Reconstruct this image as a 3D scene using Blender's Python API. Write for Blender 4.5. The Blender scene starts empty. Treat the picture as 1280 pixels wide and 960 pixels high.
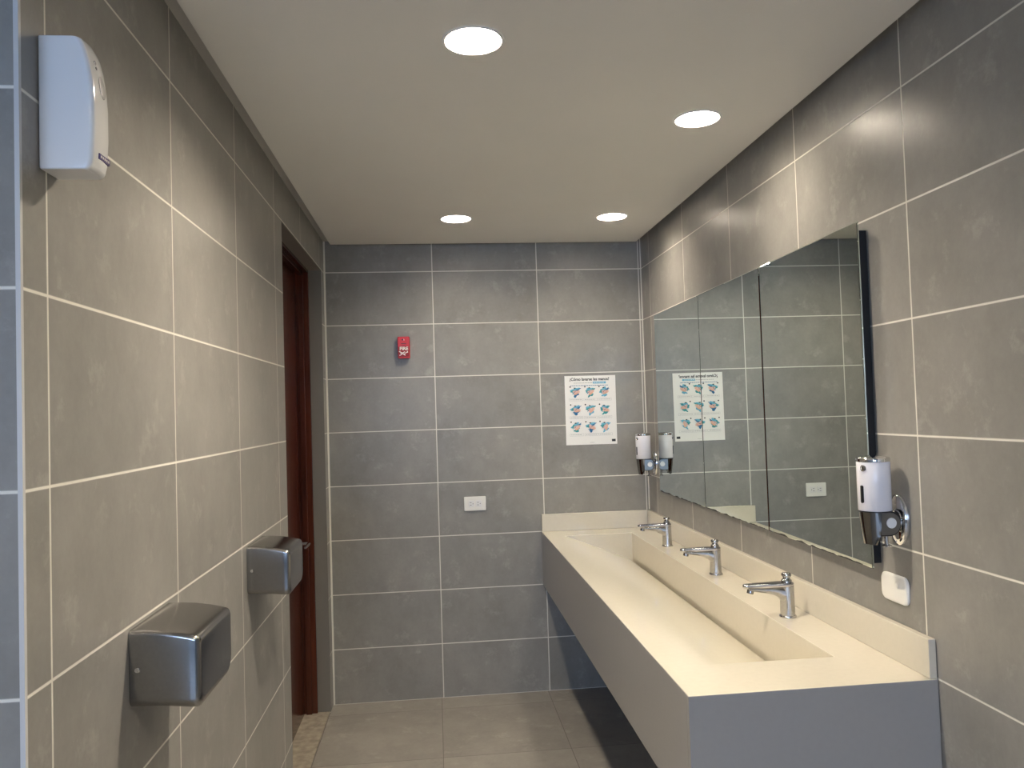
import bpy, bmesh, math, random
from mathutils import Vector, Matrix
random.seed(4)
S = bpy.context.scene
COL = S.collection
PI = math.pi

W = 1.823            # room width, left wall x=0, right wall x=W, back wall y=0, floor z=0
YC = -3.247          # outer corner where the left wall returns
YB = -9.5            # end wall of the lobby behind the camera
XL = -2.6            # far side of that lobby
ZT = 2.75
ZC = 2.55            # underside of the dropped ceiling
ZR = 2.578           # top of its shadow gap

# ------------------------------------------------------------------ materials
def new_mat(name):
    m = bpy.data.materials.new(name); m.use_nodes = True
    nt = m.node_tree
    return m, nt, nt.nodes['Principled BSDF']

def setp(b, **k):
    for n, v in k.items():
        n = n.replace('_', ' ')
        if n in b.inputs: b.inputs[n].default_value = v

def mat(name, col, rough=0.5, metal=0.0, coat=0.0, noise=0.0, nscale=20, bump=0.0, bscale=200, spec=0.5):
    m, nt, b = new_mat(name)
    setp(b, Base_Color=(*col, 1), Roughness=rough, Metallic=metal)
    b.inputs['Coat Weight'].default_value = coat
    b.inputs['Specular IOR Level'].default_value = spec
    if noise or bump:
        tc = nt.nodes.new('ShaderNodeTexCoord')
    if noise:
        n = nt.nodes.new('ShaderNodeTexNoise'); n.inputs['Scale'].default_value = nscale
        n.inputs['Detail'].default_value = 6
        nt.links.new(tc.outputs['Object'], n.inputs['Vector'])
        r = nt.nodes.new('ShaderNodeValToRGB')
        r.color_ramp.elements[0].position = .3; r.color_ramp.elements[1].position = .7
        r.color_ramp.elements[0].color = (*[c*(1-noise) for c in col], 1)
        r.color_ramp.elements[1].color = (*[min(1, c*(1+noise)) for c in col], 1)
        nt.links.new(n.outputs['Fac'], r.inputs['Fac'])
        nt.links.new(r.outputs['Color'], b.inputs['Base Color'])
    if bump:
        n2 = nt.nodes.new('ShaderNodeTexNoise'); n2.inputs['Scale'].default_value = bscale
        nt.links.new(tc.outputs['Object'], n2.inputs['Vector'])
        bp = nt.nodes.new('ShaderNodeBump'); bp.inputs['Strength'].default_value = bump
        bp.inputs['Distance'].default_value = .002
        nt.links.new(n2.outputs['Fac'], bp.inputs['Height'])
        nt.links.new(bp.outputs['Normal'], b.inputs['Normal'])
    return m

class NG:
    """tiny node-graph helper"""
    def __init__(s, nt): s.nt = nt
    def val(s, node, idx, v):
        if isinstance(v, (int, float)): node.inputs[idx].default_value = v
        elif isinstance(v, tuple): node.inputs[idx].default_value = v
        else: s.nt.links.new(v, node.inputs[idx])
    def m(s, op, a, b=0.0, c=0.0):
        n = s.nt.nodes.new('ShaderNodeMath'); n.operation = op
        for i, v in enumerate((a, b, c)): s.val(n, i, v)
        return n.outputs[0]
    def mix(s, f, a, b):
        n = s.nt.nodes.new('ShaderNodeMix'); n.data_type = 'RGBA'
        s.val(n, 0, f); s.val(n, 6, a); s.val(n, 7, b)
        return n.outputs[2]
    def noise(s, vec, scale, detail=5, rough=.55):
        n = s.nt.nodes.new('ShaderNodeTexNoise'); n.inputs['Scale'].default_value = scale
        n.inputs['Detail'].default_value = detail; n.inputs['Roughness'].default_value = rough
        s.nt.links.new(vec, n.inputs['Vector']); return n.outputs['Fac']
    def comb(s, x, y, z):
        n = s.nt.nodes.new('ShaderNodeCombineXYZ')
        for i, v in enumerate((x, y, z)): s.val(n, i, v)
        return n.outputs[0]

def tile_mat(name, off_x, off_y, off_z, px, py, pz, base, grout, rough, gw=.0050, vary=.10):
    """rectangular stone-look tiles: joints at off + k*pitch on each axis"""
    m, nt, b = new_mat(name); g = NG(nt)
    tc = nt.nodes.new('ShaderNodeTexCoord')
    sp = nt.nodes.new('ShaderNodeSeparateXYZ'); nt.links.new(tc.outputs['Object'], sp.inputs[0])
    ge = nt.nodes.new('ShaderNodeNewGeometry')
    sn = nt.nodes.new('ShaderNodeSeparateXYZ'); nt.links.new(ge.outputs['True Normal'], sn.inputs[0])
    lines = None; cells = []
    for i, (o, p) in enumerate(((off_x, px), (off_y, py), (off_z, pz))):
        t = g.m('DIVIDE', g.m('SUBTRACT', sp.outputs[i], o), p)
        cell = g.m('FLOOR', t)
        fr = g.m('SUBTRACT', t, cell)
        d = g.m('MULTIPLY', g.m('MINIMUM', fr, g.m('SUBTRACT', 1.0, fr)), p)
        near = g.m('SUBTRACT', 1.0, g.m('SMOOTH_MIN', 1.0, g.m('DIVIDE', d, gw*.62), .35))
        near = g.m('MAXIMUM', near, 0.0)
        flat = g.m('LESS_THAN', g.m('ABSOLUTE', sn.outputs[i]), .5)   # this axis lies in the face
        li = g.m('MULTIPLY', g.m('MULTIPLY', near, 2.2), flat)
        li = g.m('MINIMUM', li, 1.0)
        cells.append(g.m('MULTIPLY', cell, flat))
        lines = li if lines is None else g.m('MAXIMUM', lines, li)
    wn = nt.nodes.new('ShaderNodeTexWhiteNoise'); wn.noise_dimensions = '3D'
    cv = g.comb(*cells); nt.links.new(cv, wn.inputs['Vector'])
    # each tile samples another piece of the stone pattern
    ad = nt.nodes.new('ShaderNodeVectorMath'); ad.operation = 'MULTIPLY_ADD'
    nt.links.new(wn.outputs['Color'], ad.inputs[0]); ad.inputs[1].default_value = (7, 7, 7)
    nt.links.new(tc.outputs['Object'], ad.inputs[2])
    v = ad.outputs[0]
    sc = nt.nodes.new('ShaderNodeVectorMath'); sc.operation = 'MULTIPLY'
    nt.links.new(v, sc.inputs[0]); sc.inputs[1].default_value = (1.0, 1.0, .55)
    n1 = g.noise(v, 3.2, 8, .62); n2 = g.noise(sc.outputs[0], 14, 7, .65); n3 = g.noise(v, 70, 4, .6)
    tone = g.m('ADD', g.m('MULTIPLY', g.m('SUBTRACT', n1, .5), .75), g.m('MULTIPLY', g.m('SUBTRACT', n2, .5), .34))
    tone = g.m('ADD', tone, g.m('MULTIPLY', g.m('SUBTRACT', n3, .5), .16))
    tone = g.m('ADD', tone, g.m('MULTIPLY', g.m('SUBTRACT', wn.outputs['Value'], .5), vary))
    # pale cloudy scuffs
    scf = g.m('MULTIPLY', g.m('MAXIMUM', g.m('SUBTRACT', g.noise(v, 9, 9, .72), .56), 0.0), 2.2)
    tone = g.m('ADD', tone, scf)
    mul = g.m('ADD', tone, 1.0)
    hs = nt.nodes.new('ShaderNodeVectorMath'); hs.operation = 'SCALE'
    hs.inputs[0].default_value = base; nt.links.new(mul, hs.inputs['Scale'])
    c = g.mix(lines, hs.outputs[0], (*grout, 1))
    nt.links.new(c, b.inputs['Base Color'])
    nt.links.new(g.m('ADD', g.m('MULTIPLY', n1, .10), rough - .05), b.inputs['Roughness'])
    bp = nt.nodes.new('ShaderNodeBump'); bp.inputs['Strength'].default_value = .35
    bp.inputs['Distance'].default_value = .0012
    h = g.m('ADD', g.m('MULTIPLY', lines, -1.0), g.m('MULTIPLY', n1, .25))
    nt.links.new(h, bp.inputs['Height']); nt.links.new(bp.outputs['Normal'], b.inputs['Normal'])
    b.inputs['Specular IOR Level'].default_value = .45
    return m

TILE = (.268, .259, .240)
GROUT = (.78, .76, .69)
M = {}
M['tile_back'] = tile_mat('grey_tile_back', .0066, 0, 0, .6, .6, .3, TILE, GROUT, .33)
M['tile_left'] = tile_mat('grey_tile_left', .0066, -3.165, 0, .6, .6, .3, TILE, GROUT, .33)
M['tile_right'] = tile_mat('grey_tile_right', .0066, -2.573, 0, .6, .6, .3, TILE, GROUT, .33)
M['tile_return_dimmed'] = tile_mat('grey_tile_return_dimmed', .0066-.3, -3.247, 0, .6, .6, .3, (.125, .127, .130), GROUT, .33)  # same grey tile, colour darkened to stand in for dimmer light here
M['tile_floor'] = tile_mat('floor_tile', -.0034, -.165, .0, .6, .6, .6, (.29, .272, .242), (.13, .11, .10), .38, gw=.003)
M['ceiling'] = mat('white_ceiling_paint', (.80, .79, .765), .85, noise=.012, nscale=3)
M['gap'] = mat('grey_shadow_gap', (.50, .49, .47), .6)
M['profile'] = mat('corner_profile', (.60, .60, .60), .4)
M['quartz'] = mat('cream_quartz', (.635, .594, .497), .16, coat=.3, noise=.015, nscale=60)
M['quartz_side'] = mat('warm_grey_quartz_panels', (.34, .33, .315), .30, noise=.015, nscale=60)
M['chrome'] = mat('chrome', (.78, .78, .79), .06, 1)
M['chrome_dull'] = mat('water_spotted_chrome', (.47, .465, .46), .17, 1, noise=.06, nscale=160)
M['chrome_mid'] = mat('polished_chrome', (.55, .54, .55), .07, 1)
M['chrome_dark'] = mat('smoked_chrome', (.30, .29, .28), .12, 1)
M['steel'] = mat('brushed_steel', (.34, .335, .33), .20, 1, noise=.05, nscale=140)
M['black'] = mat('black_board', (.008, .008, .009), .6)
M['blackp'] = mat('black_plastic', (.012, .012, .013), .3)
M['white'] = mat('white_plastic', (.80, .80, .80), .28)
M['white_gloss'] = mat('glossy_white_plastic', (.88, .88, .88), .12, coat=.4)
M['ivory'] = mat('ivory_plastic', (.84, .83, .79), .35)
M['lilac'] = mat('white_lacquered_tank', (.74, .74, .80), .22)
M['purple'] = mat('purple_badge', (.06, .04, .16), .3)
M['greyd'] = mat('grey_plastic', (.22, .22, .22), .4)
M['lamp_can'] = mat('grey_lamp_housing', (.42, .42, .42), .5)
M['red'] = mat('red_plastic', (.62, .025, .03), .3)
M['red_dark'] = mat('dark_red_plastic', (.30, .015, .02), .4)
M['print_white'] = mat('white_print', (.85, .82, .80), .5)
M['paper'] = mat('poster_paper', (.86, .86, .85), .45)
M['ink'] = mat('dark_ink', (.02, .03, .04), .6)
M['grey_ink'] = mat('grey_ink', (.42, .45, .47), .6)
M['blue_ink'] = mat('sky_blue_ink', (.16, .48, .66), .6)
M['navy_ink'] = mat('deep_blue_ink', (.03, .17, .36), .6)
M['teal_ink'] = mat('teal_ink', (.05, .33, .36), .6)
M['skin_ink'] = mat('peach_ink', (.80, .46, .34), .6)
M['pink_ink'] = mat('pink_ink', (.76, .50, .46), .6)
M['stone'] = mat('travertine', (.33, .29, .23), .6, noise=.28, nscale=26, bump=.5, bscale=90)

def wood_mat(name, dark, light, rough):
    m, nt, b = new_mat(name); g = NG(nt)
    tc = nt.nodes.new('ShaderNodeTexCoord')
    mp = nt.nodes.new('ShaderNodeMapping'); mp.inputs['Scale'].default_value = (14, 14, .9)
    nt.links.new(tc.outputs['Object'], mp.inputs['Vector'])
    n = g.noise(mp.outputs[0], 2.2, 7, .6)
    f = g.m('MULTIPLY', g.m('SUBTRACT', n, .3), 2.4)
    f = g.m('MINIMUM', g.m('MAXIMUM', f, 0.0), 1.0)
    nt.links.new(g.mix(f, (*dark, 1), (*light, 1)), b.inputs['Base Color'])
    b.inputs['Roughness'].default_value = rough
    b.inputs['Coat Weight'].default_value = .15
    b.inputs['Coat Roughness'].default_value = .08
    return m
M['wood'] = wood_mat('varnished_mahogany', (.038, .009, .005), (.11, .028, .014), .20)

def mirror_mat():
    m, nt, b = new_mat('silvered_glass'); g = NG(nt)
    setp(b, Base_Color=(.74, .80, .75, 1), Metallic=1.0, Roughness=0.0)
    tc = nt.nodes.new('ShaderNodeTexCoord')
    sp = nt.nodes.new('ShaderNodeSeparateXYZ'); nt.links.new(tc.outputs['Object'], sp.inputs[0])
    # corroded silver along the bottom edge (object z=0 is the lower edge)
    n = g.noise(tc.outputs['Object'], 11, 2, .5)
    lim = g.m('MULTIPLY', g.m('MAXIMUM', g.m('SUBTRACT', n, .40), 0.0), .03)
    bad = g.m('LESS_THAN', sp.outputs[2], lim)
    nt.links.new(g.mix(bad, (.74, .80, .75, 1), (.05, .05, .045, 1)), b.inputs['Base Color'])
    nt.links.new(g.m('MULTIPLY', bad, .7), b.inputs['Roughness'])
    nt.links.new(g.m('SUBTRACT', 1.0, bad), b.inputs['Metallic'])
    return m
M['mirror'] = mirror_mat()

def lamp_mat(col, strength):
    m, nt, b = new_mat('led_diffuser')
    setp(b, Base_Color=(.8, .8, .8, 1))
    b.inputs['Emission Color'].default_value = (*col, 1)
    b.inputs['Emission Strength'].default_value = strength
    return m
LED = 290.0
LAMP_K = [2.6, .62, .76, .72, 1.9]      # the lamps do not all burn equally bright
M['led'] = lamp_mat((1.0, .87, .70), LED*LAMP_K[0])

# ------------------------------------------------------------------ mesh helpers
def obj(name, bm, m, parent=None, smooth=False, bevel=0.0, seg=2, angle=35, recalc=True):
    if recalc: bmesh.ops.recalc_face_normals(bm, faces=bm.faces)
    me = bpy.data.meshes.new(name); bm.to_mesh(me); bm.free()
    for mm in (m if isinstance(m, (list, tuple)) else [m]): me.materials.append(mm)
    o = bpy.data.objects.new(name, me); COL.objects.link(o)
    if parent: o.parent = parent
    if smooth or bevel:
        for p in me.polygons: p.use_smooth = True
        es = {tuple(sorted(e.vertices)) for e in me.edges}
        me.set_sharp_from_angle(angle=math.radians(angle))
    if bevel:
        md = o.modifiers.new('bevel', 'BEVEL'); md.width = bevel; md.segments = seg
        md.limit_method = 'ANGLE'; md.angle_limit = math.radians(30); md.harden_normals = True
    return o

def box(bm, x0, x1, y0, y1, z0, z1, mi=0):
    v = [bm.verts.new(p) for p in ((x0,y0,z0),(x1,y0,z0),(x1,y1,z0),(x0,y1,z0),(x0,y0,z1),(x1,y0,z1),(x1,y1,z1),(x0,y1,z1))]
    for q in ((0,3,2,1),(4,5,6,7),(0,1,5,4),(1,2,6,5),(2,3,7,6),(3,0,4,7)):
        bm.faces.new([v[i] for i in q]).material_index = mi
    return v
def bx(*a):
    bm = bmesh.new(); box(bm, *a); return bm

def rings(bm, rs, cap0=True, cap1=True, mi=0):
    """skin a list of equal-length closed rings of points"""
    vs = [[bm.verts.new(p) for p in r] for r in rs]
    n = len(vs[0])
    for a, b in zip(vs, vs[1:]):
        for i in range(n):
            bm.faces.new((a[i], a[(i+1) % n], b[(i+1) % n], b[i])).material_index = mi
    if cap0: bm.faces.new(list(reversed(vs[0]))).material_index = mi
    if cap1: bm.faces.new(vs[-1]).material_index = mi
    return vs

def lathe(bm, prof, c=(0,0,0), axis='z', n=40, sx=1.0, sy=1.0, cap0=True, cap1=True, mi=0):
    rs = []
    for r, h in prof:
        ring = []
        for i in range(n):
            a = 2*PI*i/n; p, q = r*math.cos(a)*sx, r*math.sin(a)*sy
            if axis == 'z': pt = (c[0]+p, c[1]+q, c[2]+h)
            elif axis == 'x': pt = (c[0]+h, c[1]+p, c[2]+q)
            else: pt = (c[0]+q, c[1]+h, c[2]+p)
            ring.append(pt)
        rs.append(ring)
    return rings(bm, rs, cap0, cap1, mi)

def prism(bm, pts, f0, f1, mi=0):
    """pts 2D outline mapped through f0 / f1 to two end faces"""
    return rings(bm, [[f0(*p) for p in pts], [f1(*p) for p in pts]], mi=mi)

def tube(bm, pts, r, n=14, mi=0):
    rs = []
    P = [Vector(p) for p in pts]
    for i, p in enumerate(P):
        d = ((P[min(i+1, len(P)-1)] - P[max(i-1, 0)])).normalized()
        up = Vector((0, 0, 1)) if abs(d.z) < .9 else Vector((1, 0, 0))
        a = d.cross(up).normalized(); b = d.cross(a)
        rr = r[i] if isinstance(r, (list, tuple)) else r
        rs.append([tuple(p + a*rr*math.cos(2*PI*k/n) + b*rr*math.sin(2*PI*k/n)) for k in range(n)])
    return rings(bm, rs, mi=mi)

def rrect(x0, x1, y0, y1, r, n=8):
    pts = []
    for cx, cy, a0 in ((x1-r, y1-r, 0), (x0+r, y1-r, PI/2), (x0+r, y0+r, PI), (x1-r, y0+r, 3*PI/2)):
        for k in range(n+1):
            a = a0 + PI/2*k/n; pts.append((cx+r*math.cos(a), cy+r*math.sin(a)))
    return pts

def thing(name, label, cat, loc=(0, 0, 0), rotz=0.0, group=None):
    o = bpy.data.objects.new(name, None); COL.objects.link(o)
    o.location = loc; o.rotation_euler = (0, 0, rotz); o.empty_display_size = .05
    o['label'] = label; o['category'] = cat
    if group: o['group'] = group
    return o
def struct(o, label=None, cat=None):
    o['kind'] = 'structure'
    if label: o['label'] = label
    if cat: o['category'] = cat
    return o
def dup(root, loc, label):
    r = root.copy(); COL.objects.link(r); r.location = loc; r['label'] = label
    for ch in list(root.children):
        c = ch.copy(); COL.objects.link(c); c.parent = r
        for g in ch.children:
            d = g.copy(); COL.objects.link(d); d.parent = c
    return r

def text_mesh(body, size, mat_, name, parent, mtx, bold=0.0, width=None, extrude=.0002):
    cu = bpy.data.curves.new(name, 'FONT'); cu.body = body; cu.size = size
    cu.align_x = 'CENTER'; cu.align_y = 'CENTER'; cu.offset = bold; cu.extrude = extrude
    cu.resolution_u = 4
    t = bpy.data.objects.new(name + '_tmp', cu); COL.objects.link(t)
    bpy.context.view_layer.update()
    me = bpy.data.meshes.new_from_object(t.evaluated_get(bpy.context.evaluated_depsgraph_get()))
    bpy.data.objects.remove(t); bpy.data.curves.remove(cu)
    if width:
        xs = [v.co.x for v in me.vertices]; k = width/(max(xs)-min(xs))
        for v in me.vertices: v.co.x *= k
    me.transform(mtx); me.materials.clear(); me.materials.append(mat_)
    me.name = name
    o = bpy.data.objects.new(name, me); COL.objects.link(o); o.parent = parent
    return o

# ------------------------------------------------------------------ the room
bm = bmesh.new(); box(bm, XL-.15, W+.2, YB-.2, .2, -.12, 0)
struct(obj('floor', bm, M['tile_floor']), 'grey stone-look floor tiles with thin dark joints', 'floor')
struct(obj('wall_back', bx(-.2, W+.2, 0, .2, 0, ZT), M['tile_back']), 'grey tiled end wall carrying the poster and red alarm box', 'wall')
struct(obj('wall_right', bx(W, W+.2, YB-.2, 0, 0, ZT), M['tile_right']), 'grey tiled wall behind the mirrors and the counter', 'wall')
DY0, DY1, DZ = -1.218, -.105, 2.398     # door opening
bm = bmesh.new()
box(bm, -.2, 0, YC, DY0, 0, ZT); box(bm, -.2, 0, DY0, DY1, DZ, ZT); box(bm, -.2, 0, DY1, 0, 0, ZT)
struct(obj('wall_left', bm, M['tile_left']), 'grey tiled wall with hand dryers and the dark door', 'wall')
struct(obj('wall_return', bx(XL, -.2, YC, YC+.2, 0, ZT), M['tile_return_dimmed']), 'daylit tiled return wall round the outer corner, dimness painted into its tile', 'wall')
struct(obj('wall_side', bx(XL-.15, XL, YB-.2, YC+.2, 0, ZT), M['tile_left']))
WX0, WX1, WZ0, WZ1 = -2.0, .6, 1.15, 2.45   # window of the lobby
bm = bmesh.new()
box(bm, XL, WX0, YB-.2, YB, 0, ZT); box(bm, WX1, W, YB-.2, YB, 0, ZT)
box(bm, WX0, WX1, YB-.2, YB, 0, WZ0); box(bm, WX0, WX1, YB-.2, YB, WZ1, ZT)
struct(obj('wall_front', bm, M['tile_back']))
bm = bmesh.new()
for a in ((WX0, WX0+.05), (-.725, -.675), (WX1-.05, WX1)): box(bm, a[0], a[1], YB-.12, YB-.06, WZ0, WZ1)
for a in ((WZ0, WZ0+.05), (WZ1-.05, WZ1)): box(bm, WX0, WX1, YB-.119, YB-.061, a[0], a[1])
struct(obj('window_1', bm, M['profile']))
# slim light corner profile on the outer corner
bm = bmesh.new()
box(bm, -.006, .0012, YC-.0012, YC+.006, 0, ZC)
struct(obj('trim_1', bm, M['profile']), 'slim pale corner strip on the outer tile corner', 'trim')

# grout beads in the two inner corners of the end wall
gm = mat('pale_grout', GROUT, .7)
struct(obj('trim_4', bx(W-.005, W-.0002, -.005, -.0002, 1.0, ZR), gm), 'pale grout line in the corner by the mirrors', 'trim')
struct(obj('trim_5', bx(.0002, .005, -.005, -.0002, 0.0, ZR), gm), 'pale grout line in the corner by the door', 'trim')

# ceiling: dropped board with round cut-outs and a shadow gap round its edge
LIGHTS = [(.727, -2.476), (1.502, -1.948), (.731, -.612), (1.510, -.632), (.73, -4.36)]
YL = -5.0            # the lit ceiling bay ends here, behind the camera
RH = .076
def ceiling():
    bm = bmesh.new()
    x0, x1, yb = .045, 1.787, -.042
    hs = .14
    xs = sorted({x0, x1, *[v for lx, _ in LIGHTS for v in (lx-hs, lx+hs)]})
    ys = sorted({YL, yb, *[v for _, ly in LIGHTS for v in (ly-hs, ly+hs)]})
    cache = {}
    def V(x, y, z):
        k = (round(x, 5), round(y, 5), round(z, 5))
        if k not in cache: cache[k] = bm.verts.new(k)
        return cache[k]
    def quad(a, b, c, d, mi=0): bm.faces.new((V(*a), V(*b), V(*c), V(*d))).material_index = mi
    def inl(x, y):
        for i, (lx, ly) in enumerate(LIGHTS):
            if abs(x-lx) < hs and abs(y-ly) < hs: return i
    # cells
    for i in range(len(xs)-1):
        for j in range(len(ys)-1):
            if xs[i+1]-xs[i] < 1e-6 or ys[j+1]-ys[j] < 1e-6: continue
            cx, cy = (xs[i]+xs[i+1])/2, (ys[j]+ys[j+1])/2
            if inl(cx, cy) is None:
                quad((xs[i], ys[j], ZC), (xs[i+1], ys[j], ZC), (xs[i+1], ys[j+1], ZC), (xs[i], ys[j+1], ZC))
    for lx, ly in LIGHTS:
        n = 48
        def sq(a):
            c, s = math.cos(a), math.sin(a); k = hs/max(abs(c), abs(s)); return (lx+c*k, ly+s*k, ZC)
        for i in range(n):
            a, b = 2*PI*(i-.0)/n + PI/4, 2*PI*(i+1)/n + PI/4
            pa, pb = (lx+RH*math.cos(a), ly+RH*math.sin(a)), (lx+RH*math.cos(b), ly+RH*math.sin(b))
            quad(sq(a), sq(b), (*pb, ZC), (*pa, ZC))
            quad((*pa, ZC), (*pb, ZC), (*pb, ZR+.05), (*pa, ZR+.05))
    # edges of the board up to the gap
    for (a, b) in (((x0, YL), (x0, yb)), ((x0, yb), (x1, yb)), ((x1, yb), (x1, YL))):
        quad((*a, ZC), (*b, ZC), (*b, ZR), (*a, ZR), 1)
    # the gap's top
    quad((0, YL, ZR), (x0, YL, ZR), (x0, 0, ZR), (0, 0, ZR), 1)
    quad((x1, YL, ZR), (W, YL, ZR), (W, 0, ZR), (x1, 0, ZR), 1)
    quad((x0, yb, ZR), (x1, yb, ZR), (x1, 0, ZR), (x0, 0, ZR))
    # lobby ceiling behind and the slab above
    quad((XL, YB, ZC), (W, YB, ZC), (W, YL, ZC), (XL, YL, ZC)); quad((XL, YL, ZC), (0, YL, ZC), (0, YC, ZC), (XL, YC, ZC))
    quad((0, YL, ZC), (0, YC, ZC), (0, YC, ZR), (0, YL, ZR))
    box(bm, XL-.15, W+.2, YB-.2, .2, ZT, ZT+.1)
    return bm
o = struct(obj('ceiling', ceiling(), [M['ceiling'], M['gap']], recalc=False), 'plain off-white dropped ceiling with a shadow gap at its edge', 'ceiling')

# ------------------------------------------------------------------ downlights
def make_downlight(loc, label):
    t = thing('downlight', label, 'ceiling light', loc, 0, 'ceiling downlights')
    bm = bmesh.new()
    lathe(bm, [(.0715, .0015), (.0716, -.001), (.0735, -.0028), (.0800, -.0022), (.0815, .0), (.0755, .0)], n=56, cap0=False, cap1=False)
    obj('rim', bm, M['white'], t, smooth=True)
    bm = bmesh.new()
    lathe(bm, [(.0715, .044), (.0715, .0012), (.0755, .0012), (.0755, .044)], n=56, cap0=False, cap1=False)
    obj('housing', bm, M['lamp_can'], t, smooth=True)
    bm = bmesh.new()
    lathe(bm, [(.0712, .044), (.0712, .0405), (.04, .0402), (.001, .040)], n=56)
    obj('diffuser', bm, M['led'], t, smooth=True)
    return t
SPOT = 6.0
def lamp(loc, k):
    l = bpy.data.lights.new('downlight_beam', 'SPOT'); l.energy = SPOT*k; l.color = (1.0, .87, .70)
    l.spot_size = math.radians(118); l.spot_blend = 1.0; l.shadow_soft_size = .035
    o = bpy.data.objects.new('downlight_beam', l); COL.objects.link(o)
    o.location = (loc[0], loc[1], ZC+.004)
for p, k in zip(LIGHTS, LAMP_K): lamp(p, k)
dl = make_downlight((*LIGHTS[0], ZC), 'lit round ceiling light over the nearer hand dryer, largest of the four')
for i, lab in ((1, 'lit round ceiling light over the faucets, beside the right tiled wall'),
               (2, 'lit round ceiling light near the end wall, before the red alarm box'),
               (3, 'lit round ceiling light near the end wall, above the paper poster'),
               (4, 'lit round ceiling light straight above the viewer, out of the picture')):
    d = dup(dl, (*LIGHTS[i], ZC), lab)
    if i == 4:                      # belongs to the room behind the camera
        for k in ('label', 'category', 'group'): del d[k]
        d['kind'] = 'structure'
    for ch in d.children:
        if ch.name.startswith('diffuser'):
            ch.data = ch.data.copy(); ch.data.materials[0] = lamp_mat((1.0, .87, .70), LED*LAMP_K[i])

# ------------------------------------------------------------------ door
LX = -.135    # face of the leaf
d1 = bpy.data.objects.new('door_1', None); COL.objects.link(d1); d1.location = (LX, DY0, 0)
struct(d1, 'dark mahogany door set back in the tiled wall', 'door')
def P(x, y, z): return (x-LX, y-DY0, z)
def dbox(bm, x0, x1, y0, y1, z0, z1): box(bm, x0-LX, x1-LX, y0-DY0, y1-DY0, z0, z1)
bm = bmesh.new()
FT = .018
dbox(bm, -.199, -.068, DY1-FT, DY1-.001, .0, DZ-.001)         # far jamb
dbox(bm, -.199, -.068, DY0+.001, DY0+FT, .0, DZ-.001)         # near jamb
dbox(bm, -.199, -.068, DY0+FT, DY1-FT, DZ-FT, DZ-.001)      # head
dbox(bm, -.125, -.095, DY0+FT, DY1-FT, DZ-FT-.014, DZ-FT)   # head stop
dbox(bm, -.125, -.095, DY1-FT-.014, DY1-FT, .0, DZ-FT)
dbox(bm, -.125, -.095, DY0+FT, DY0+FT+.014, .0, DZ-FT)
obj('frame', bm, M['wood'], d1, bevel=.003)
bm = bmesh.new(); dbox(bm, LX-.04, LX, DY0+FT+.003, DY1-FT-.003, .008, DZ-FT-.003)
# two raised bands on the leaf
leaf = obj('leaf', bm, M['wood'], d1, bevel=.002)
bm = bmesh.new()
hy, hz = DY1-.095, .925
lathe(bm, [(.025, 0), (.025, .006), (.020, .009), (.009, .010), (.009, .052)], P(LX, hy, hz), axis='x', n=24)
tube(bm, [P(LX+.050, hy+.010, hz), P(LX+.055, hy-.01, hz), P(LX+.056, hy-.06, hz), P(LX+.054, hy-.118, hz-.003)], [.008, .0095, .009, .007])
obj('handle', bm, M['chrome'], leaf, smooth=True)['label'] = 'chrome lever handle'
bm = bmesh.new(); box(bm, -.199, -.006, DY0+.002, DY1-.002, -.02, .006)
struct(obj('trim_2', bm, M['stone'], bevel=.002), 'rough beige travertine threshold in the doorway', 'threshold')

bm = bmesh.new()
box(bm, -.0675, -.0004, DY1-.004, DY1-.0002, .006, DZ-.0004); box(bm, -.0675, -.0004, DY0+.0002, DY0+.004, .006, DZ-.0004)
box(bm, -.0675, -.0004, DY0+.004, DY1-.004, DZ-.004, DZ-.0002)
struct(obj('trim_3', bm, mat('plain_grey_reveal', (.20, .19, .175), .5)), 'plain grey lining of the doorway reveal', 'door lining')

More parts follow.
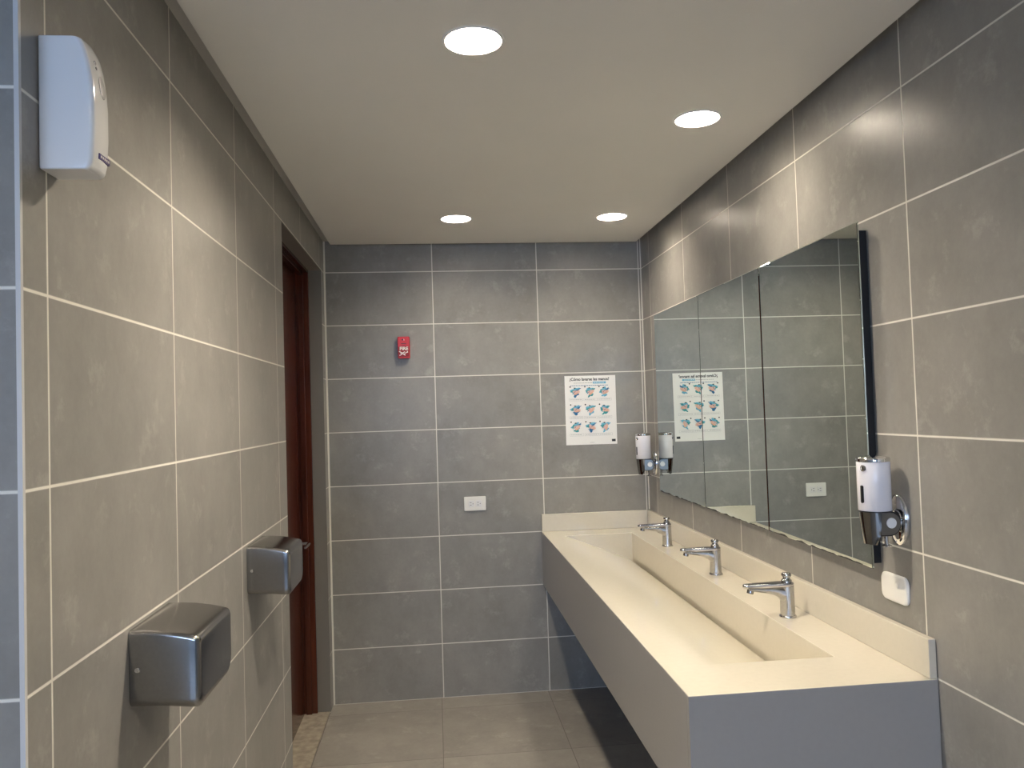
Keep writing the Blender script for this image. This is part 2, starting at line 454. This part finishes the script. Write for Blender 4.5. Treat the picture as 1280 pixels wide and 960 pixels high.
# ------------------------------------------------------------------ counter with trough basin
X0, Y0, ZTOP, ZBOT = 1.187, -2.611, .900, .598
BX0, BX1, BY0, BY1 = 1.288, 1.664, -2.400, -.195
SLX, SLZ = 1.648, .757
ct = thing('washbasin_counter', 'long washbasin counter with cream trough basin top and grey front panels', 'washbasin', (X0, Y0, ZBOT))
def cv(x, y, z): return (x-X0, y-Y0, z-ZBOT)
def trough():
    bm = bmesh.new()
    E = .0005
    o = [bm.verts.new(cv(*p)) for p in ((X0+E, Y0+E, ZTOP), (W-.001, Y0+E, ZTOP), (W-.001, -.001, ZTOP), (X0+E, -.001, ZTOP))]
    r = [bm.verts.new(cv(*p)) for p in ((BX0, BY0, ZTOP), (BX1, BY0, ZTOP), (BX1, BY1, ZTOP), (BX0, BY1, ZTOP))]
    for i in range(4):
        j = (i+1) % 4; bm.faces.new((o[i], o[j], r[j], r[i]))
    # sloping floor from the front lip to the slot
    s0, s1 = bm.verts.new(cv(SLX, BY0, SLZ)), bm.verts.new(cv(SLX, BY1, SLZ))
    bm.faces.new((r[0], s0, s1, r[3]))
    zb = SLZ-.06
    d0, d1_ = bm.verts.new(cv(SLX, BY0, zb)), bm.verts.new(cv(SLX, BY1, zb))
    e0, e1 = bm.verts.new(cv(BX1, BY0, zb)), bm.verts.new(cv(BX1, BY1, zb))
    bm.faces.new((s0, d0, d1_, s1)); bm.faces.new((d0, e0, e1, d1_))
    bm.faces.new((e0, r[1], r[2], e1))
    bm.faces.new((r[0], r[1], e0, d0, s0)); bm.faces.new((r[3], s1, d1_, e1, r[2]))
    # slab edge below the top so the sheet has a thickness
    q = [bm.verts.new(cv(*p)) for p in ((X0+E, Y0+E, ZTOP-.018), (W-.001, Y0+E, ZTOP-.018), (W-.001, -.001, ZTOP-.018), (X0+E, -.001, ZTOP-.018))]
    for i in range(4):
        j = (i+1) % 4; bm.faces.new((o[j], o[i], q[i], q[j]))
    return bm
obj('basin_top', trough(), M['quartz'], ct, bevel=.0025)
bm = bmesh.new(); box(bm, 0, .018, .018, -Y0-.001, 0, ZTOP-ZBOT-.0012)
obj('front_panel', bm, M['quartz_side'], ct, bevel=.0012)
bm = bmesh.new(); box(bm, 0, W-X0-.001, 0, .018, 0, ZTOP-ZBOT-.0012)
obj('end_panel', bm, M['quartz_side'], ct, bevel=.0012)
bm = bmesh.new(); box(bm, .018, W-X0-.001, .018, -Y0-.001, .004, .016)
obj('underside', bm, M['quartz_side'], ct)
bm = bmesh.new(); box(bm, W-.021-X0, W-.001-X0, .002, -Y0-.001, ZTOP-ZBOT, ZTOP-ZBOT+.098)
obj('backsplash', bm, M['quartz'], ct, bevel=.0025)
bm = bmesh.new(); box(bm, .002, W-.021-X0, -Y0-.021, -Y0-.001, ZTOP-ZBOT, ZTOP-ZBOT+.098)
obj('side_splash', bm, M['quartz'], ct, bevel=.0025)

# ------------------------------------------------------------------ faucets
def make_faucet(loc, label):
    t = thing('faucet', label, 'faucet', loc, 0, 'push-button faucets along the basin')
    bm = bmesh.new(); lathe(bm, [(.0265, 0), (.0272, .002), (.0268, .005), (.0245, .0075)], n=40)
    obj('base_ring', bm, M['chrome_mid'], t, smooth=True)
    # column that sweeps into the spout: elliptical sections along a bent path, spout towards -x
    bm = bmesh.new()
    lathe(bm, [(.0232, .006), (.0230, .03), (.0226, .07), (.0222, .1005)], n=40)
    secs = []
    N = 22
    for i in range(N):
        u = i/(N-1); x = .012 - .142*u
        top = .1005
        # underside: deep sweep near the column, thin towards the tip
        e = max(0.0, (-x-.018)/.112)
        tab = [(0, .046), (.06, .058), (.14, .067), (.26, .0735), (.5, .080), (1.0, .0905)]
        bot = tab[-1][1]
        for (e0, b0), (e1, b1) in zip(tab, tab[1:]):
            if e0 <= e <= e1: bot = b0 + (b1-b0)*(e-e0)/(e1-e0); break
        hw = .0205 - .0085*max(0.0, min(1, (-x-.004)/.11))
        hz = (top-bot)/2; cz = (top+bot)/2
        ring = []
        for k in range(28):
            a = 2*PI*k/28; c, s = math.cos(a), math.sin(a)
            q = 2/2.6
            ring.append((x, hw*math.copysign(abs(c)**q, c), cz + hz*math.copysign(abs(s)**q, s)))
        secs.append(ring)
    rings(bm, secs)
    obj('body', bm, M['chrome_dull'], t, smooth=True, angle=50)
    # flat tapered top plate from column to tip
    outline = []
    for k in range(17):
        a = -PI/2 + PI*k/16; outline.append((.0225*math.cos(a), .0225*math.sin(a)))
    for k in range(13):
        a = PI/2 + PI*k/12; outline.append((-.134 + .0130*math.cos(a), .0130*math.sin(a)))
    bm = bmesh.new()
    rs = []
    for zz, k in ((.1000, .93), (.1020, 1.0), (.1085, 1.0), (.1115, .95), (.1125, .86)):
        rs.append([(-.055 + (x+.055)*(1-(1-k)*.35), y*k, zz + .004*min(0, (x+.055))/.08*.3) for x, y in outline])
    rings(bm, rs)
    obj('top_plate', bm, M['chrome_mid'], t, smooth=True, angle=50)
    bm = bmesh.new(); lathe(bm, [(.0165, .1118), (.0165, .119), (.0140, .1215), (.0115, .124), (.0115, .128), (.0150, .1295), (.0155, .1325), (.0155, .1385), (.0135, .1415), (.006, .143), (.0005, .1433)], n=36)
    obj('push_button', bm, M['chrome_mid'], t, smooth=True, angle=60)
    bm = bmesh.new()
    lathe(bm, [(.0095, .014), (.0108, .008), (.0108, 0), (.0085, 0), (.0085, .004)], n=28)
    mx = Matrix.Translation((-.124, 0, .0815)) @ Matrix.Rotation(math.radians(14), 4, 'Y')
    bmesh.ops.transform(bm, matrix=mx, verts=bm.verts)
    obj('aerator', bm, M['chrome_dark'], t, smooth=True, angle=40)
    return t
fc = make_faucet((1.722, -1.996, ZTOP), 'chrome push-button faucet nearest the open end of the counter')
dup(fc, (1.726, -1.330, ZTOP), 'chrome push-button faucet in the middle of the basin')
dup(fc, (1.728, -.650, ZTOP), 'chrome push-button faucet nearest the paper poster and end wall')

# ------------------------------------------------------------------ mirrors (hung very slightly toed in)
MZ0, MZ1 = 1.130, 2.093
def mx_at(y): return 1.8165 + .0112*y     # plane of the glass
MY = [(-2.394, -1.708), (-1.703, -1.011), (-1.006, -.262)]
MLAB = ['frameless wall mirror panel nearest the camera, beside the near soap dispenser',
        'frameless wall mirror panel in the middle of the three',
        'frameless wall mirror panel next to the end wall and far soap dispenser']
for (a, b), lab in zip(MY, MLAB):
    t = thing('wall_mirror', lab, 'mirror', (mx_at(a), a, MZ0), math.atan(-.0112), 'three mirror panels above the counter')
    L = (b-a)/math.cos(math.atan(.0112)); H = MZ1-MZ0; B = .0035
    bm = bmesh.new()
    # bevelled glass: local y along the wall, local x towards the wall
    rings(bm, [[(0, B, B), (0, L-B, B), (0, L-B, H-B), (0, B, H-B)],
               [(.0012, 0, 0), (.0012, L, 0), (.0012, L, H), (.0012, 0, H)],
               [(.0045, 0, 0), (.0045, L, 0), (.0045, L, H), (.0045, 0, H)]])
    obj('glass', bm, M['mirror'], t)
    # black backing wedge up to the wall
    bm = bmesh.new()
    i0 = .012
    th = math.atan(-.0112)
    def tw(y, z):      # local x where the wall is, at this local y
        wx = W - .0008
        return (wx - mx_at(a) + math.sin(th)*y)/math.cos(th)
    pts = [(i0, i0), (L-i0*.2, i0), (L-i0*.2, H-.022), (i0, H-.022)]
    rings(bm, [[(.0047, y, z) for y, z in pts], [(max(.0052, tw(y, z)), y, z) for y, z in pts]])
    obj('backing_board', bm, M['black'], t)

# ------------------------------------------------------------------ soap dispensers (wall at local x=0, front towards -x)
def make_soap(loc, label):
    t = thing('soap_dispenser', label, 'soap dispenser', loc, 0, 'wall soap dispensers')
    cx, r = -.071, .0415
    bm = bmesh.new(); lathe(bm, [(r-.002, .0), (r, .003), (r, .128), (r-.001, .130)], (cx, 0, 0), n=48)
    obj('tank', bm, M['lilac'], t, smooth=True)
    bm = bmesh.new(); lathe(bm, [(r+.0006, .129), (r+.0012, .131), (r+.0012, .1365), (r-.002, .1405), (r-.012, .1435), (r-.026, .1452), (.001, .146)], (cx, 0, 0), n=48)
    obj('lid', bm, M['chrome'], t, smooth=True, angle=60)
    bm = bmesh.new(); lathe(bm, [(.0085, .003), (.0085, -.003), (.0065, -.0045), (.006, -.0025), (.001, -.0025)], (cx-r+.0045, -.016, .113), axis='x', n=24)
    obj('lock', bm, M['chrome_dark'], t, smooth=True)
    bm = bmesh.new()
    pts = rrect(-.0042, .0042, .022, .068, .004, 6)
    prism(bm, pts, lambda y, z: (cx-r-.0012, y-.012, z), lambda y, z: (cx-r+.006, y-.012, z))
    obj('sight_window', bm, M['blackp'], t, smooth=True)
    # lower front cover: half cylinder that tapers to a lip
    bm = bmesh.new()
    rs = []
    for k in range(13):
        u = k/12; z = -.0005 - .086*u
        rr = r - .0005 - .002*u**2
        xc = cx + .008*u
        back = cx - .006 - .010*max(0, u-.72)/.28
        ring = []
        for q in range(21):
            a = PI/2 + PI*q/20
            ring.append((min(xc + rr*math.cos(a), back), (rr*(1-.16*u))*math.sin(a), z))
        ring += [(back+.0005, -(rr*(1-.16*u))*.98, z), (back+.0005, (rr*(1-.16*u))*.98, z)]
        rs.append(ring)
    rings(bm, rs)
    obj('pump_cover', bm, M['chrome_dark'], t, smooth=True, angle=45)
    # black seam and D-shaped bracket towards the wall
    dpts = [(cx-.010, -.0008), (cx-.008, -.0650)]
    for k in range(17):
        a = -PI/2 + PI*k/16; dpts.append((-.048 + .0325*math.cos(a), -.0330 + .0325*math.sin(a)))
    bm = bmesh.new(); prism(bm, dpts, lambda x, z: (x, -.027, z), lambda x, z: (x, .027, z))
    obj('bracket', bm, M['blackp'], t, bevel=.0015)
    ins = [(-.0475+(x+.0475)*.89, -.0330+(z+.0330)*.90) for x, z in dpts]
    for sgn in (-1, 1):
        bm = bmesh.new(); prism(bm, ins, lambda x, z: (x, sgn*.0262, z), lambda x, z: (x, sgn*.0288, z))
        side = obj('side_plate', bm, M['chrome_satin'], t, bevel=.0008)
        bm = bmesh.new(); lathe(bm, [(.0136, .0), (.0136, .0018*sgn), (.0126, .0028*sgn), (.001, .003*sgn)], (-.0445, sgn*.0286, -.031), axis='y', n=32)
        obj('round_cap', bm, M['white'], side, smooth=True)['label'] = 'white round cap'
    # seam ring
    bm = bmesh.new(); lathe(bm, [(r-.001, -.0022), (r+.0005, -.0018), (r+.0005, .0008), (r-.001, .001)], (cx, 0, 0), n=48)
    obj('seam_ring', bm, M['blackp'], t, smooth=True)
    # spout tube with a flared nozzle
    bm = bmesh.new()
    tube(bm, [(-.045, 0, -.052), (-.044, 0, -.070), (-.042, 0, -.094)], .0055, 16)
    lathe(bm, [(.006, .004), (.0125, .0015), (.0125, -.0015), (.006, -.0025)], (-.042, 0, -.095), n=24)
    obj('spout', bm, M['chrome'], t, smooth=True)
    # oval wall plate
    bm = bmesh.new()
    rs = []
    for x, k in ((-.001, 1.0), (-.010, 1.0), (-.0135, .94), (-.0155, .80), (-.0155, .02)):
        rs.append([(x, .0400*k*math.cos(2*PI*i/44), -.028 + (.0665-.035*(1-k)*.5)*k*math.sin(2*PI*i/44)) for i in range(44)])
    rings(bm, rs)
    pl = obj('wall_plate', bm, M['chrome'], t, smooth=True, angle=50)
    bm = bmesh.new(); lathe(bm, [(.0285, -.014), (.0285, -.018), (.026, -.0195), (.0185, -.0190), (.0185, -.0240)], (0, 0, -.028), axis='x', n=36)
    obj('neck', bm, M['chrome'], pl, smooth=True, angle=40)
    bm = bmesh.new(); lathe(bm, [(.0045, -.0135), (.0045, -.0160), (.002, -.0166)], (.0, -.0310, -.022), axis='x', n=16)
    obj('screw', bm, M['chrome_dark'], pl, smooth=True)
    return t
M['chrome_satin'] = mat('satin_grey_metal', (.20, .195, .185), .35, 1)
sp_ = make_soap((W, -2.484, 1.303), 'white and chrome soap dispenser above the square blank plate')
dup(sp_, (W, -.172, 1.303), 'white and chrome soap dispenser in the corner beside the poster')

# ------------------------------------------------------------------ blank cover plate
t = thing('cover_plate', 'blank ivory rounded square cover plate under the near soap dispenser', 'cover plate', (W, -2.449, 1.0875))
bm = bmesh.new()
o_ = rrect(-.062, .062, -.036, .036, .02, 8)
o_ = rrect(-.060, .060, -.037, .037, .020, 8)
rs = []
for x, k in ((-.0008, 0), (-.006, 0), (-.0085, .0025), (-.0095, .006)):
    rs.append([(x, y*(1-k/.06), z*(1-k/.037)) for y, z in o_])
rings(bm, rs)
obj('plate', bm, M['ivory'], t, smooth=True, angle=50)
bm = bmesh.new(); lathe(bm, [(.008, -.009), (.008, -.0103), (.0074, -.0106), (.0005, -.0106)], (0, -.020, .012), axis='x', n=24)
obj('indent', bm, mat('ivory_shadow_plastic', (.80, .79, .75), .4), t, smooth=True)

# ------------------------------------------------------------------ power outlet
t = thing('power_outlet', 'white double power socket plate low on the end wall', 'power outlet', (.8125, 0, 1.074))
bm = bmesh.new(); prism(bm, rrect(-.0615, .0615, -.040, .040, .004, 4), lambda x, z: (x, -.0006, z), lambda x, z: (x, -.007, z))
obj('plate', bm, M['ivory'], t, bevel=.003, seg=3)
for s in (-1, 1):
    bm = bmesh.new(); prism(bm, rrect(s*.0205-.0165, s*.0205+.0165, -.018, .018, .005, 5), lambda x, z: (x, -.0065, z), lambda x, z: (x, -.0092, z))
    f = obj('socket', bm, M['white'], t, bevel=.001)
    bm = bmesh.new()
    for (px, pz, w, h) in ((-.004, .007, .0045, .0018), (-.004, -.007, .0045, .0018)):
        box(bm, s*.0205+px-w, s*.0205+px+w, -.0096, -.0088, pz-h/1.2, pz+h/1.2)
    lathe(bm, [(.0026, -.0088), (.0026, -.0096)], (s*.0205+.009, 0, 0), axis='y', n=14)
    obj('slots', bm, M['greyd'], f)

# ------------------------------------------------------------------ fire alarm box
t = thing('fire_alarm_box', 'small red wall box with white FIRE lettering', 'fire alarm', (.4365, 0, 1.967))
bm = bmesh.new(); prism(bm, rrect(-.0335, .0335, -.061, .061, .006, 5), lambda x, z: (x, -.0008, z), lambda x, z: (x, -.038, z))
obj('housing', bm, M['red'], t, bevel=.004, seg=3)
bm = bmesh.new(); prism(bm, rrect(-.0295, .0295, -.052, .005, .004, 4), lambda x, z: (x, -.037, z), lambda x, z: (x, -.0415, z))
pull = obj('pull_plate', bm, M['red_dark'], t, bevel=.0015)
FR = Matrix.Rotation(PI/2, 4, 'X')
text_mesh('FIRE', .025, M['print_white'], 'fire_lettering', t, Matrix.Translation((.001, -.0418, -.0075)) @ FR, bold=.0010, width=.047)
bm = bmesh.new()
for (x, z, w, h, a) in ((-.017, -.027, .010, .0024, -.5), (.0, -.028, .008, .0024, .45), (-.006, -.035, .013, .0024, -.25), (.012, -.031, .007, .0022, .35),
                        (-.016, -.0415, .009, .0022, .4), (.004, -.0425, .006, .0022, -.3), (.020, -.026, .0035, .0042, 0)):
    c, s = math.cos(a), math.sin(a)
    q = [(x+c*dx-s*dz, z+s*dx+c*dz) for dx, dz in ((-w, -h), (w, -h), (w, h), (-w, h))]
    prism(bm, q, lambda x, z: (x, -.0412, z), lambda x, z: (x, -.0420, z))
obj('white_marks', bm, M['print_white'], pull)
bm = bmesh.new()
lathe(bm, [(.0045, -.0375), (.0045, -.0395), (.003, -.040)], (-.006, 0, .043), axis='y', n=16)
box(bm, -.014, .014, -.0390, -.0375, .020, .0235); box(bm, -.012, .012, -.0386, -.0376, .012, .014)
obj('lock', bm, M['blackp'], t)
bm = bmesh.new(); box(bm, .0015, .0035, -.0388, -.0376, .039, .047)
obj('indicator', bm, M['print_white'], t)

# ------------------------------------------------------------------ handwashing poster
PX, PZ, PW, PH = 1.497, 1.583, .298, .398
t = thing('poster', 'white handwashing instruction poster with nine small hand drawings on the end wall', 'poster', (PX, 0, PZ))
bm = bmesh.new()
nx, nz = 14, 18
grid = []
def curl(u, v):     # paper lifts a touch at its lower right corner
    return -.0012 - .0012*max(0, u-.72)*max(0, .35-v)*8
fv = [[bm.verts.new(((u/nx-.5)*PW, curl(u/nx, v/nz)-.0006, (v/nz-.5)*PH)) for u in range(nx+1)] for v in range(nz+1)]
kv = [[bm.verts.new(((u/nx-.5)*PW, curl(u/nx, v/nz)+.0004, (v/nz-.5)*PH)) for u in range(nx+1)] for v in range(nz+1)]
for v in range(nz):
    for u in range(nx):
        bm.faces.new((fv[v][u], fv[v][u+1], fv[v+1][u+1], fv[v+1][u]))
        bm.faces.new((kv[v][u], kv[v+1][u], kv[v+1][u+1], kv[v][u+1]))
for v in range(nz):
    bm.faces.new((fv[v][0], fv[v+1][0], kv[v+1][0], kv[v][0])); bm.faces.new((fv[v][nx], kv[v][nx], kv[v+1][nx], fv[v+1][nx]))
for u in range(nx):
    bm.faces.new((fv[0][u], kv[0][u], kv[0][u+1], fv[0][u+1])); bm.faces.new((fv[nz][u], fv[nz][u+1], kv[nz][u+1], kv[nz][u]))
obj('paper', bm, M['paper'], t)
def pm(x, y, dy=0.0): return Matrix.Translation((x, -.0029-dy, y)) @ FR
text_mesh('¿Cómo lavarse las manos?', .024, M['ink'], 'title', t, pm(-.004, .178), bold=.0006, width=.232)
def flat(bm, pts, mi=0, d=0.0):
    v0 = [bm.verts.new((x, -.0027-d, z)) for x, z in pts]; v1 = [bm.verts.new((x, -.0032-d, z)) for x, z in pts]
    n = len(pts)
    bm.faces.new(v1).material_index = mi; bm.faces.new(v0[::-1]).material_index = mi
    for i in range(n): bm.faces.new((v0[i], v0[(i+1) % n], v1[(i+1) % n], v1[i])).material_index = mi
def bar(bm, x0, x1, z0, z1, mi=0, d=0.0): flat(bm, [(x0, z0), (x1, z0), (x1, z1), (x0, z1)], mi, d)
bm = bmesh.new()
bar(bm, .016, .092, .152, .164, 1)                      # highlighted phrase
x = -.096
while x < .012:
    w = random.uniform(.006, .014); bar(bm, x, x+w, .1555, .1588, 0); x += w+.003
x = -.116
while x < .100:
    w = random.uniform(.005, .014); bar(bm, x, x+w, .1405, .1436, 2); x += w+.0028
x = .022
while x < .084:
    w = random.uniform(.005, .010); bar(bm, x, x+w, .1565, .1596, 3, .0004); x += w+.003
obj('subtitle_lines', bm, [M['grey_ink'], M['blue_ink'], M['navy_ink'], M['paper']], t, recalc=True)
def blob(cx, cz, rx, rz, ph, rough=.25, n=18, rot=0.0):
    pts = []
    for k in range(n):
        a = 2*PI*k/n
        r = 1 + rough*math.sin(3*a+ph) + rough*.6*math.sin(5*a+2.1*ph)
        x, z = rx*r*math.cos(a), rz*r*math.sin(a)
        pts.append((cx + x*math.cos(rot)-z*math.sin(rot), cz + x*math.sin(rot)+z*math.cos(rot)))
    return pts
def hand(cx, cz, rot, s):
    """a simple mitten of palm and four fingers"""
    c, sn = math.cos(rot), math.sin(rot)
    raw = [(-1.0, -.35), (-.2, -.55), (.35, -.5), (1.15, -.42), (1.2, -.25), (.5, -.22), (1.35, -.14), (1.38, .02), (.52, .03),
           (1.28, .12), (1.28, .27), (.5, .26), (1.05, .38), (1.0, .52), (.3, .5), (.25, .85), (.05, .9), (-.1, .5), (-1.0, .35)]
    return [(cx + s*(x*c - z*sn), cz + s*(x*sn + z*c)) for x, z in raw]
rows, cols = [.104, .001, -.098], [-.086, .000, .083]
for j, rz in enumerate(rows):
    for i, rx in enumerate(cols):
        k = j*3+i; ph = k*1.7+.6
        bm = bmesh.new()
        rot = (.5, .75, .45, .15, .8, -.1, .75, -.3, 1.35)[k]
        flat(bm, blob(rx-.004, rz+.011, .026, .013, ph, .24, rot=.35), 0)
        flat(bm, blob(rx+.001, rz-.016, .017, .010, ph+2, .3, rot=.6), (1, 2, 0, 1, 0, 2, 2, 1, 0)[k], .0003)
        flat(bm, blob(rx-.016, rz+.004, .011, .009, ph+4, .3), 2, .0005)
        flat(bm, blob(rx+.014, rz+.014, .016, .0045, ph+1, .3, rot=.55), (1, 2, 1, 1, 2, 2, 1, 1, 0)[k], .0006)
        flat(bm, hand(rx+.004, rz-.003, rot, .0165), 3, .0008)
        flat(bm, hand(rx-.002, rz+.003, rot+2.6, .0125), 4, .0010)
        flat(bm, blob(rx-.006, rz+.024, .006, .003, ph, .2), 5, .0012)
        for q in range(3):
            a = rot+.5*q; px, pz = rx-.02+.013*q, rz-.012+.009*q
            flat(bm, [(px, pz), (px+.013*math.cos(a), pz+.013*math.sin(a)), (px+.013*math.cos(a)-.001, pz+.013*math.sin(a)+.0022), (px-.001, pz+.002)], 1 if q != 1 else 5, .0013)
        flat(bm, [(rx-.032+.0042*math.cos(2*PI*n/14), rz+.031+.0042*math.sin(2*PI*n/14)) for n in range(14)], 5, .0014)
        obj('hand_drawing', bm, [M['blue_ink'], M['navy_ink'], M['teal_ink'], M['skin_ink'], M['pink_ink'], M['ink']], t)
        bm = bmesh.new()
        bw, bt, bb = .040, rz-.036, rz-.050
        for a in ((rx-bw, rx+bw, bt-.0009, bt), (rx-bw, rx+bw, bb, bb+.0009), (rx-bw, rx-bw+.0009, bb, bt), (rx+bw-.0009, rx+bw, bb, bt)): bar(bm, *a)
        x = rx-bw+.006
        while x < rx+bw-.012:
            w = random.uniform(.005, .011); bar(bm, x, x+w, bb+.0058, bb+.0084); x += w+.0026
        obj('caption_box', bm, M['grey_ink'], t)
bm = bmesh.new(); bar(bm, .118, .140, -.184, -.170); obj('dark_badge', bm, M['ink'], t)
bm = bmesh.new(); bar(bm, -.01, .016, -.188, -.1862); obj('footer_line', bm, M['grey_ink'], t)
t.rotation_euler = (0, math.radians(.25), 0)

# ------------------------------------------------------------------ air freshener on the left wall
t = thing('air_freshener', 'tall white automatic air freshener high on the tiled wall near the outer corner', 'air freshener', (0, -3.159, 1.995))
HW, HF = .0315, .212
prof = [(0, .072), (.005, .077), (.02, .0805), (.06, .0830), (.11, .0830), (.14, .0810), (.170, .0770), (.190, .0725), (.203, .0675), (.209, .0640), (.212, .0590)]
bm = bmesh.new()
rs = []
for z, d in prof:
    k = .985 if z < .001 else 1.0
    hw = HW*k; r = .008
    ring = [(.0008, -hw, z), (.02, -hw, z)]
    for q in range(7):
        a = -PI/2 + PI/2*q/6; ring.append((d-r+r*math.cos(a), -hw+r+r*math.sin(a), z))
    ring.append((d+.0022, 0, z))
    for q in range(7):
        a = PI/2*q/6; ring.append((d-r+r*math.cos(a), hw-r+r*math.sin(a), z))
    ring += [(.02, hw, z), (.0008, hw, z)]
    rs.append(ring)
rings(bm, rs)
obj('cover', bm, M['white_gloss'], t, bevel=.004, seg=3, angle=28)
bm = bmesh.new()
def fx(z):      # depth of the front at a height
    for (z0, d0), (z1, d1) in zip(prof, prof[1:]):
        if z0 <= z <= z1: return d0 + (d1-d0)*(z-z0)/(z1-z0)
pts = [(.004+.011*math.cos(2*PI*k/24), .142+.019*math.sin(2*PI*k/24)) for k in range(24)]
rings(bm, [[(.066, y, z) for y, z in pts], [(fx(z)+.0024, y, z) for y, z in pts], [(fx(z)+.0026, y*.86, .142+(z-.142)*.86) for y, z in pts]])
obj('spray_window', bm, M['greyd'], t, smooth=True)
bm = bmesh.new(); pts = [(-.012, .022), (.028, .022), (.028, .031), (-.012, .031)]
rings(bm, [[(.066, y, z) for y, z in pts], [(fx(z)+.0028, y, z) for y, z in pts]])
bd = obj('badge', bm, M['purple'], t)
bm = bmesh.new()
for k in range(5): box(bm, .080, .0846, -.008+k*.0068, -.0048+k*.0068, .0248, .0284)
obj('badge_marks', bm, M['print_white'], bd)
bm = bmesh.new()
for zz, rr in ((.178, .0035), (.169, .0025)): lathe(bm, [(rr, .066), (rr, fx(zz)+.0022), (rr*.6, fx(zz)+.0026)], (0, -.008, zz), axis='x', n=14)
obj('indicator', bm, M['greyd'], t, smooth=True)

# ------------------------------------------------------------------ hand dryers
def make_dryer(loc, label):
    t = thing('hand_dryer', label, 'hand dryer', loc, 0, 'steel hand dryers on the left wall')
    Wd, D, H = .238, .134, .150
    bm = bmesh.new()
    # shell: sections along x (away from the wall) of rounded rectangles; top falls slightly towards the front
    rs = []
    for x, zt, zb, w in ((.0008, H, 0, Wd), (.03, H-.0005, -.0005, Wd), (.06, H-.003, -.002, Wd), (.09, H-.008, -.005, Wd), (.112, H-.0130, -.0075, Wd), (.1240, H-.0165, -.0075, Wd),
                         (.1285, H-.0185, -.006, Wd-.002), (.1318, H-.0215, -.0015, Wd-.007), (.1337, H-.0255, .004, Wd-.013), (.1342, H-.030, .009, Wd-.020)):
        r = .009
        y0, y1 = (Wd-w)/2, (Wd+w)/2
        pts = rrect(y0, y1, zb, zt, .012, 5)
        # larger radius at the bottom corners
        ring = []
        for cx_, cz_, rr, a0 in ((y1, zt, r, 0), (y0, zt, r, PI/2), (y0, zb, .020, PI), (y1, zb, .030, 3*PI/2)):
            sx = -1 if cx_ == y1 else 1; sz = -1 if cz_ == zt else 1
            for k in range(8):
                a = a0 + PI/2*k/7; ring.append((x, cx_ + sx*rr + rr*math.cos(a), cz_ + sz*rr + rr*math.sin(a)))
        rs.append(ring)
    rings(bm, rs)
    obj('shell', bm, M['steel'], t, smooth=True, angle=60)
    bm = bmesh.new(); lathe(bm, [(.0052, .001), (.0052, -.0012), (.0042, -.0022), (.002, -.0020), (.0016, -.0008), (.0003, -.0008)], (.016, 0, .0745), axis='y', n=22)
    obj('screw', bm, M['chrome'], t, smooth=True)
    bm = bmesh.new(); lathe(bm, [(.024, .012), (.023, -.012), (.019, -.0125), (.019, .0)], (.066, Wd/2, 0), n=30)
    obj('air_outlet', bm, M['blackp'], t, smooth=True)
    return t
hd = make_dryer((0, -2.864, 1.042), 'brushed steel hand dryer nearest the camera and the outer corner')
dup(hd, (0, -1.912, 1.042), 'brushed steel hand dryer beside the dark wooden door')

# ------------------------------------------------------------------ daylight through the lobby window
w = bpy.data.worlds.new('daylight'); S.world = w; w.use_nodes = True
bg = w.node_tree.nodes['Background']
bg.inputs[0].default_value = (.46, .65, 1.0, 1); bg.inputs[1].default_value = 16.0
pl = bpy.data.lights.new('window_portal', 'AREA'); pl.shape = 'RECTANGLE'
pl.size = WX1-WX0; pl.size_y = WZ1-WZ0
pl.cycles.is_portal = True
po = bpy.data.objects.new('window_portal', pl); COL.objects.link(po)
po.location = ((WX0+WX1)/2, YB-.21, (WZ0+WZ1)/2)
po.rotation_euler = (PI/2, 0, 0)   # facing into the room

# ------------------------------------------------------------------ camera
cam = bpy.data.cameras.new('camera'); co = bpy.data.objects.new('camera', cam); COL.objects.link(co)
r = Vector((0.99477971, -0.09722271, -0.03100116)); u = Vector((0.02761604, -0.03597286, 0.99897112)); f = Vector((0.09823788, 0.99461234, 0.03310016))
mw = Matrix(((r.x, u.x, -f.x, .60373708), (r.y, u.y, -f.y, -4.46089523), (r.z, u.z, -f.z, 1.59735839), (0, 0, 0, 1)))
co.matrix_world = mw
cam.sensor_width = 36; cam.lens = 979.04/1280*36; cam.clip_start = .02
S.camera = co

S.view_settings.view_transform = 'Standard'; S.view_settings.look = 'None'
S.view_settings.exposure = 0.08; S.view_settings.gamma = 1.0
S.view_settings.use_curve_mapping = False
S.cycles.max_bounces = 12; S.cycles.diffuse_bounces = 6; S.cycles.glossy_bounces = 6
S.cycles.sample_clamp_indirect = 20.0
